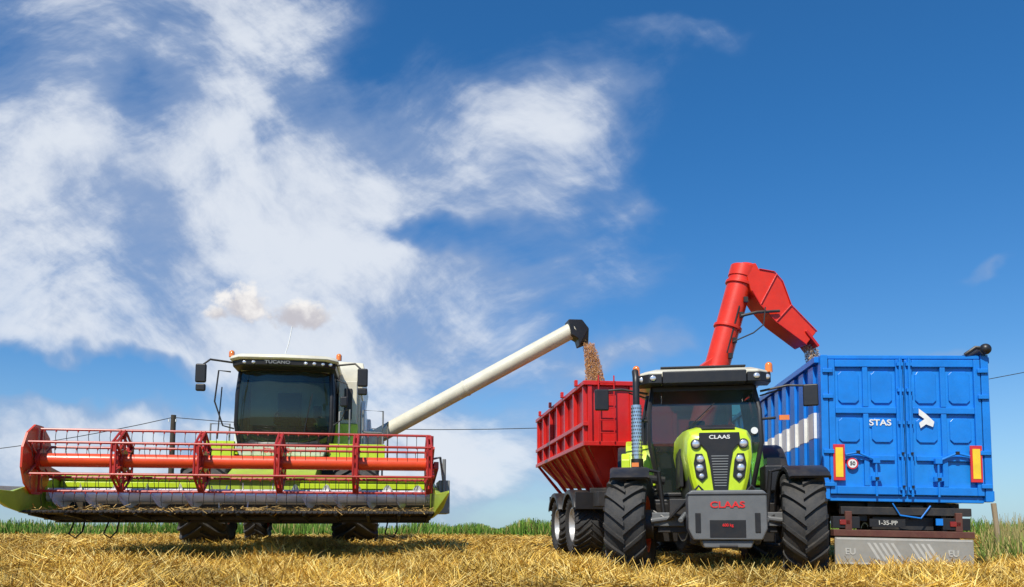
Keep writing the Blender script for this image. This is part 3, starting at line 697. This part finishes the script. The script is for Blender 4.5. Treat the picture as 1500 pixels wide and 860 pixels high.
b.done()
b=B('body_stripes',M_lime,C,.01)
b.bb(1.53,1.545,4.1,5.7,2.0,2.2); b.bb(-1.40,1.85,3.05,3.9,2.05,2.17); b.bb(-1.42,-.88,2.55,2.68,1.92,2.26); b.bb(.88,1.95,2.6,2.78,1.92,2.24)
b.bb(.90,1.38,3.5,3.84,2.18,2.75); b.bb(-.80,.80,2.45,2.53,1.86,1.97)
b.done()
b=B('corner_column',M_cream,C,.02); b.bb(.98,1.36,3.55,3.84,2.76,3.66); b.done()
b=B('front_bulkhead',M_dark,C,.02); b.bb(-1.0,.96,3.86,3.9,2.2,3.44); b.bb(1.10,1.26,3.52,3.545,2.85,3.5); b.done()
def c_ring(z,t):
    w,f,bk=t; return [(-w,f+.28,z),(-w*.72,f+.07,z),(-w*.35,f,z),(w*.35,f,z),(w*.72,f+.07,z),(w,f+.28,z),(w,bk,z),(-w,bk,z)]
cabr=[c_ring(2.22,(.84,2.60,3.75)),c_ring(2.6,(.90,2.48,3.8)),c_ring(3.2,(.90,2.52,3.8)),c_ring(3.68,(.87,2.62,3.8))]
g=B('cab_glass',M_glassd,C); g.loft([[r[i] for i in range(8)] for r in cabr],caps=False); g.done()
b=B('cab_frame',M_black,C)
for i in (0,6,7): b.tube([r[i] for r in cabr],.04,8)
b.tube([r[5] for r in cabr],.05,8); b.tube([Vector(r[5])*.45+Vector(r[6])*.55 for r in cabr],.05,8)
for s in (0,3): b.tube([cabr[s][i] for i in range(8)]+[cabr[s][0]],.04,8)
b.tube([(.40,2.50,2.4),(.55,2.50,3.2)],.008,5)
b.bb(-.84,.84,2.75,3.78,2.17,2.24)
b.done()
b=B('cab_interior',M_seat,C,.04); b.box((.0,3.35,2.75),(.5,.5,.14)).box((0,3.6,3.08),(.46,.12,.6)).box((0,3.35,2.45),(.4,.4,.4)).box((.45,3.3,2.75),(.2,.5,.1)).box((0,2.95,2.5),(.12,.12,.5)); b.bb(-.8,.8,3.74,3.78,2.2,2.7); b.box((.62,2.9,2.9),(.16,.06,.24))
b.done()
b=B('cab_headliner',M_cream,C); b.bb(-.84,.84,2.7,3.8,3.66,3.685); b.bb(-.8,.8,3.745,3.785,2.72,3.64); b.done()
b=B('cab_steering_wheel',M_black,C)
b.tube([(.2*math.cos(a),2.98+.14*math.sin(a),2.82+.14*math.sin(a)) for a in np.linspace(0,6.283,21)],.015,6); b.done()
b=B('cab_roof',M_cream,C,.02)
def rc(w,f,bk,z): return [(-w,f+.25,z),(-w+.2,f+.04,z),(0,f-.03,z),(w-.2,f+.04,z),(w,f+.25,z),(w,bk,z),(-w,bk,z)]
b.loft([rc(1.0,2.35,3.85,3.815),rc(1.03,2.31,3.85,3.85),(rc(1.0,2.36,3.85,3.92)),rc(.85,2.6,3.8,3.97)]); b.done()
b=B('roof_visor',M_black,C,.02); b.loft([rc(.90,2.48,3.8,3.66),rc(.97,2.37,3.84,3.71),rc(.98,2.36,3.84,3.814)]); b.done()
text(C,'roof_lettering','TUCANO',(-.1,2.328,3.762),.085,M_grey,sx=1.3)
b=B('roof_work_lights',M_lens,C)
for x in (-.72,-.55,.42,.58,.74,.88): b.ball((x,2.36+.12*abs(x)**3,3.762),.038,(1,.4,.8))
b.done()
b=B('beacons',M_amber,C)
for s in (-1,1): b.tube([(s*1.02,2.75,3.92),(s*1.02,2.75,4.0)],.055,12); b.ball((s*1.02,2.75,4.0),.055)
b.done()
b=B('antenna',M_white,C); b.tube([(-.1,3.1,3.94),(.0,3.1,4.3),(.06,3.1,4.66)],.011,6); b.ball((-.1,3.1,3.96),.04); b.done()
b=B('mirror_arms',M_dark,C)
for s in (-1,1):
    b.tube([(s*.95,2.6,3.78),(s*1.35,2.45,3.80),(s*1.45,2.4,3.70),(s*1.45,2.4,3.4)],.02,8)
b.tube([(-1.0,2.6,3.6),(-1.2,2.5,3.6),(-1.25,2.48,3.0),(-1.1,2.55,2.55),(-.9,2.6,2.5)],.016,6)
b.tube([(-1.15,2.6,3.3),(-1.2,2.6,2.3)],.012,6)
b.tube([(1.0,2.6,3.5),(1.2,2.5,3.4),(1.22,2.48,3.0),(1.1,2.55,2.7),(.95,2.6,2.6)],.014,6)
b.done()
b=B('mirrors',M_black,C,.03)
for s in (-1,1): b.box((s*1.5,2.4,3.52),(.2,.08,.36)); b.box((s*1.5,2.42,3.25),(.18,.08,.14))
b.box((1.15,2.45,3.05),(.14,.06,.2))
b.done()
b=B('cab_fascia',M_white,C,.02); b.hexa([(-.78,2.55,1.98),(.78,2.55,1.98),(.78,2.8,1.98),(-.78,2.8,1.98),(-.86,2.48,2.19),(.86,2.48,2.19),(.86,2.8,2.19),(-.86,2.8,2.19)]); b.done()
text(C,'fascia_lettering','CLAAS',(-.1,2.495,2.085),.14,M_tred,rot=(80,0,0),sx=1.2)
b=B('platform_and_rails',M_grey,C)
b.bb(.9,1.9,2.8,3.8,2.0,2.04)
b.bb(-1.4,-.9,2.8,3.8,2.0,2.04)
for pts in ([(1.05,2.8,2.05),(1.05,2.8,2.9),(1.25,2.8,2.95),(1.25,2.8,2.05)],[(1.5,3.2,2.05),(1.5,3.2,3.0),(1.9,3.3,3.0),(1.9,3.3,2.05)],[(1.9,2.9,1.0),(1.9,2.9,2.6),(2.0,3.1,2.75),(2.0,3.6,2.75),(2.0,3.7,2.0)],[(-1.0,2.7,2.05),(-1.0,2.7,2.6),(-1.35,2.7,2.6),(-1.35,2.7,2.05)],[(1.5,3.2,2.55),(1.9,3.3,2.55)]):
    b.tube(pts,.018,6)
for z in (1.0,1.3,1.6,1.9): b.bb(1.6,1.92,2.85,3.05,z,z+.03)
b.done()
b=B('engine_vents',M_dark,C,.004)
for i in range(8): b.bb(1.605,1.615,6.3,8.0,2.2+i*.09,2.24+i*.09)
b.done()
C_m=(Matrix.Translation(C.location)@C.rotation_euler.to_matrix().to_4x4()).inverted()
a0=C_m@Vector((-3.15,17.9,2.62)); a1=C_m@Vector((1.40,17.0,4.95))
d=(a1-a0).normalized()
b=B('unloading_auger_tube',M_cream,C); b.tube([a0,a0+d*2.4,a1],.175,28); b.tube([a0-d*.05,a0+d*.08],.22,24); b.tube([a0+d*2.4,a0+d*2.45],.187,28); b.tube([a1-d*.1,a1-d*.02],.195,28)
b.tube([a0+Vector((-.25,0,-.9)),a0+Vector((-.12,0,-.25)),a0+d*.1],.22,20)
b.done()
b=B('auger_support',M_grey,C); b.tube([a0+Vector((-.5,0,-.4)),a0+d*.9-Vector((0,0,.15))],.035,8); b.done()
b=B('auger_spout_rubber',M_black,C,.02)
e1=a1-d*.05
b.loft([[e1+Vector(q) for q in ((-.10,-.18,-.17),(-.10,.18,-.17),(-.17,.2,.17),(-.17,-.2,.17))],[e1+Vector(q) for q in ((.05,-.18,-.25),(.05,.18,-.25),(.14,.18,.18),(.14,-.18,.18))],[e1+Vector(q) for q in ((.08,-.15,-.40),(.08,.15,-.40),(.36,.15,-.30),(.30,-.15,.0))]])
b.done()
k=1100
xx=rng.uniform(-2.95,2.95,k); yy=rng.uniform(-.55,.6,k); zz=.87+rng.random(k)*.06
b=B('clinging_straw',paint('straw_bits',(.50,.32,.10),.8,dirt=0,coat=0,bump=0),D_)
for i in range(k):
    a=rng.uniform(0,6.28); t=rng.uniform(-.6,.4); L_=rng.uniform(.06,.2); dx=Vector((math.cos(a)*math.cos(t),math.sin(a)*math.cos(t),math.sin(t)))*L_; w=Vector((-math.sin(a),math.cos(a),.4))*.005
    p_=Vector((xx[i],yy[i],zz[i])); b.sheet([p_-w,p_+w,p_+dx+w,p_+dx-w])
b.done()
# ================================================================ GRAIN STREAMS
def stream(name,top,bot,r0,r1,k,mat):
    v=[];f=[]
    for i in range(k):
        t=rng.random()**.8; c=np.array(top)*(1-t)+np.array(bot)*t; c[0]=top[0]+(bot[0]-top[0])*math.sqrt(t)
        r=(r0+(r1-r0)*t)*math.sqrt(rng.random()); a=rng.uniform(0,6.28)
        c=c+np.array([r*math.cos(a),r*math.sin(a),rng.normal(0,.02)])
        s=rng.uniform(.006,.014); o=rng.normal(0,1,(4,3)); o/=np.linalg.norm(o,axis=1)[:,None]; o[:,2]*=2
        n0=len(v); v+= [tuple(c+o[j]*s) for j in range(4)]; f+=[(n0,n0+1,n0+2),(n0,n0+2,n0+3),(n0,n0+3,n0+1),(n0+1,n0+3,n0+2)]
    me=bpy.data.meshes.new(name); me.from_pydata(v,[],f); me.materials.append(mat); ob=bpy.data.objects.new(name,me); scene.collection.objects.link(ob)
M_grain=paint('grain',(.55,.28,.11),.8,dirt=0,coat=0,bump=0)
M_grain2=paint('grain_pale',(.60,.44,.30),.8,dirt=0,coat=0,bump=0)
stream('grain_stream',(1.62,17.0,4.62),(1.85,17.0,3.2),.13,.27,12000,M_grain)
Gm=Matrix.Translation(G.location)@G.rotation_euler.to_matrix().to_4x4()
tp=Gm@Vector((2.78,-.47,4.25)); 
stream('grain_stream',tuple(tp),(tp.x+.3,tp.y+.05,3.0),.13,.18,7000,M_grain2)
# ================================================================ POLE, WIRES, POST
P=empty('utility_pole',(-19.3,45,.3))
b=B('pole',M_wood,P); b.tube([(0,0,0),(0,0,6.75)],.17,12,r2=.14); b.done()
b=B('insulators',M_white,P)
for x in (-.2,.2): b.tube([(x,-.12,6.35),(x,-.12,6.5)],.04)
b.done()
P2=empty('utility_pole',(42,45,.3)); b=B('pole',M_wood,P2); b.tube([(0,0,0),(0,0,12.3)],.17,12,r2=.12); b.done()
P3=empty('utility_pole',(-62,45,.3)); b=B('pole',M_wood,P3); b.tube([(0,0,0),(0,0,6.3)],.15,12,r2=.12); b.done()
b=B('power_line',M_dark)
def cat(p,q,sag,n=24):
    p=Vector(p);q=Vector(q); return [p.lerp(q,i/n)-Vector((0,0,4*sag*(i/n)*(1-i/n))) for i in range(n+1)]
b.tube(cat((-19.3,44.9,6.9),(42,44.9,12.5),2.8),.022,5); b.tube(cat((-62,44.9,6.5),(-19.3,44.9,6.9),2.4),.022,5); b.done()
S=empty('fence_post',(9.85,16.2,0),0,-4); b=B('post',paint('pale_wood',(.35,.27,.17),.9,dirt=.2,coat=0),S,.01); b.tube([(0,0,-.2),(0,0,1.12)],.05,10); b.done()
# ================================================================ CAMERA
cam=bpy.data.cameras.new('Camera'); co=bpy.data.objects.new('Camera',cam); scene.collection.objects.link(co)
co.location=(0,0,.6); co.rotation_euler=(R(96),0,0); cam.lens=28; cam.sensor_width=36; cam.shift_y=.148; cam.clip_end=12000
scene.camera=co
# ================================================================ LIGHT
el=R(50); azs=R(204)
sd=Vector((math.sin(azs)*math.cos(el),math.cos(azs)*math.cos(el),math.sin(el)))
sl=bpy.data.lights.new('sun','SUN'); sl.energy=5.0; sl.angle=R(.5); sl.color=(1,.94,.83)
so=bpy.data.objects.new('sun',sl); scene.collection.objects.link(so); so.rotation_euler=sd.to_track_quat('Z','Y').to_euler()
# ================================================================ WORLD
w=bpy.data.worlds.new('World'); scene.world=w; w.use_nodes=True; nt=w.node_tree; nt.nodes.clear(); n=nt.nodes; l=nt.links
w.cycles.sampling_method='MANUAL'; w.cycles.sample_map_resolution=256
out=n.new('ShaderNodeOutputWorld'); bg=n.new('ShaderNodeBackground'); bg.inputs[1].default_value=.1; l.new(bg.outputs[0],out.inputs[0])
sky=n.new('ShaderNodeTexSky'); sky.sky_type='NISHITA'; sky.sun_disc=False; sky.sun_elevation=el; sky.sun_rotation=azs; sky.air_density=1.0; sky.dust_density=.4; sky.ozone_density=2.5
def link(s,i):
    if isinstance(s,(int,float)): i.default_value=s
    else: l.new(s,i)
def mth(op,a,b_=None,c=None,clamp=False):
    q=n.new('ShaderNodeMath'); q.operation=op; q.use_clamp=clamp; link(a,q.inputs[0])
    if b_ is not None: link(b_,q.inputs[1])
    if c is not None: link(c,q.inputs[2])
    return q.outputs[0]
def smooth(v,a,b_,lo=0,hi=1):
    q=n.new('ShaderNodeMapRange'); q.interpolation_type='SMOOTHSTEP'; link(v,q.inputs[0]); q.inputs[1].default_value=a; q.inputs[2].default_value=b_; q.inputs[3].default_value=lo; q.inputs[4].default_value=hi; return q.outputs[0]
def mixc(f,a,b_,mode='MIX'):
    q=n.new('ShaderNodeMix'); q.data_type='RGBA'; q.blend_type=mode; link(f,q.inputs[0])
    for s,i in ((a,6),(b_,7)):
        if isinstance(s,tuple): q.inputs[i].default_value=(*s,1)
        else: l.new(s,q.inputs[i])
    return q.outputs[2]
tc=n.new('ShaderNodeTexCoord'); sep=n.new('ShaderNodeSeparateXYZ'); l.new(tc.outputs['Generated'],sep.inputs[0])
yy=mth('MAXIMUM',sep.outputs[1],.12)
u=mth('DIVIDE',sep.outputs[0],yy); v=mth('DIVIDE',sep.outputs[2],yy)
cmb=n.new('ShaderNodeCombineXYZ'); l.new(u,cmb.inputs[0]); l.new(v,cmb.inputs[1]); P0=cmb.outputs[0]
def noise(vec,scale,detail=6,rough=.55,dist=0,col=False):
    q=n.new('ShaderNodeTexNoise'); q.noise_dimensions='2D'; q.inputs['Scale'].default_value=scale; q.inputs['Detail'].default_value=detail; q.inputs['Roughness'].default_value=rough; q.inputs['Distortion'].default_value=dist; l.new(vec,q.inputs['Vector']); return q.outputs[1 if col else 0]
def vm(op,a,b_=None,s=None):
    q=n.new('ShaderNodeVectorMath'); q.operation=op; l.new(a,q.inputs[0])
    if b_ is not None:
        if isinstance(b_,tuple): q.inputs[1].default_value=b_
        else: l.new(b_,q.inputs[1])
    if s is not None: q.inputs['Scale'].default_value=s
    return q.outputs[0]
def mapping(vec,loc=(0,0,0),rot=0,sc=(1,1,1),typ='TEXTURE'):
    q=n.new('ShaderNodeMapping'); q.vector_type=typ; l.new(vec,q.inputs[0]); q.inputs[1].default_value=loc; q.inputs[2].default_value=(0,0,rot); q.inputs[3].default_value=sc; return q.outputs[0]
H5=(.5,.5,.5)
wn=vm('SUBTRACT',noise(P0,2.0,1,.4,col=True),H5)
wf=vm('SUBTRACT',noise(P0,9,3,.55,col=True),H5)
PW=vm('ADD',vm('ADD',P0,vm('SCALE',wn,s=.22)),vm('SCALE',wf,s=.028))
PB=vm('ADD',vm('ADD',P0,vm('SCALE',wn,s=.10)),vm('SCALE',wf,s=.08))
nA=noise(mapping(PW,rot=R(16),sc=(2.4,.95,1)),5.5,8,.62)
nB=noise(mapping(PW,rot=R(-30),sc=(1.8,.95,1)),7,7,.62)
nC=noise(mapping(PW,rot=R(38),sc=(2.6,.75,1)),10,6,.62)
nn=mth('ADD',mth('ADD',mth('MULTIPLY',nA,.50),mth('MULTIPLY',nB,.30)),mth('MULTIPLY',nC,.20))
blobs=[(-.50,.56,.34,.26,0,.85),(-.28,.60,.22,.12,-30,.32),(-.45,.32,.42,.17,-8,1.05),(-.15,.46,.30,.13,12,.62),(.03,.50,.10,.17,-25,.48),(.10,.58,.11,.06,25,.42),
(-.02,.435,.24,.04,2,.48),(.02,.31,.20,.07,14,.66),(-.16,.31,.22,.09,0,.45),(-.25,.235,.38,.05,-4,.75),(-.50,.105,.40,.065,0,1.25),(-.05,.22,.20,.045,-8,.55),(-.10,.08,.32,.09,0,1.0),
(.15,.225,.09,.026,14,.70),(.147,.415,.04,.025,10,.50),(.19,.66,.10,.025,0,.5),(.63,.337,.035,.010,22,.6),(.56,.215,.06,.014,0,.55),(-.42,.28,.30,.06,4,.3),
(-.49,.53,.05,.08,15,-.6),(-.20,.60,.07,.10,-10,-.45),(-.10,.375,.15,.03,-4,-.6),(-.55,.19,.22,.028,-6,-.9),(-.30,.50,.08,.05,30,-.3)]
D=None
for (cu,cv,su,sv,ro,am) in blobs:
    q=n.new('ShaderNodeVectorMath'); q.operation='LENGTH'; l.new(mapping(PB,(cu,cv,0),R(ro),(su,sv,1)),q.inputs[0])
    g_=smooth(q.outputs['Value'],0,1.5,am,0)
    D=g_ if D is None else mth('ADD',D,g_)
val=mth('ADD',mth('MINIMUM',D,1.05),mth('MULTIPLY',mth('SUBTRACT',nn,.5),2.9))
al=smooth(val,-.10,1.30)
al=mth('MULTIPLY',al,smooth(D,.0,.3))
al=mth('MULTIPLY',al,.95)
nP=noise(vm('ADD',P0,vm('SCALE',wf,s=.03)),26,7,.6); D2=None
for (cu,cv,su,sv,am) in ((-.345,.290,.036,.025,1),(-.272,.272,.044,.020,1.0),(-.375,.275,.022,.014,.7)):
    q=n.new('ShaderNodeVectorMath'); q.operation='LENGTH'; l.new(mapping(P0,(cu,cv,0),0,(su,sv,1)),q.inputs[0])
    g_=smooth(q.outputs['Value'],0,1.6,am,0); D2=g_ if D2 is None else mth('MAXIMUM',D2,g_)
a2=smooth(mth('ADD',D2,mth('MULTIPLY',mth('SUBTRACT',nP,.5),1.4)),.22,.70)
a2=mth('MULTIPLY',a2,smooth(D2,.02,.25))
tint=mixc(smooth(sep.outputs[2],.0,.5),(.56,.88,1.18),(.30,.90,1.36))
skc=mixc(1.0,sky.outputs[0],tint,'MULTIPLY')
skc=mixc(smooth(sep.outputs[2],-.02,.22,.38,0),skc,(5.6,7.0,8.6))
# brighter cores, soft lavender-grey thick parts
core=mth('ADD',al,mth('MULTIPLY',mth('SUBTRACT',nB,.5),1.9))
ccol=mixc(smooth(core,.35,1.15),(3.3,4.3,6.3),(7.6,8.1,8.9))
c1=mixc(al,skc,ccol)
pc=mixc(smooth(mth('ADD',v,mth('MULTIPLY',mth('SUBTRACT',nP,.5),.08)),.262,.30),(5.6,5.4,5.8),(9.6,9.3,9.0))
c2=mixc(mth('MULTIPLY',a2,.92),c1,pc)
l.new(c2,bg.inputs[0])
scene.view_settings.view_transform='Standard'; scene.view_settings.look='None'; scene.view_settings.exposure=0
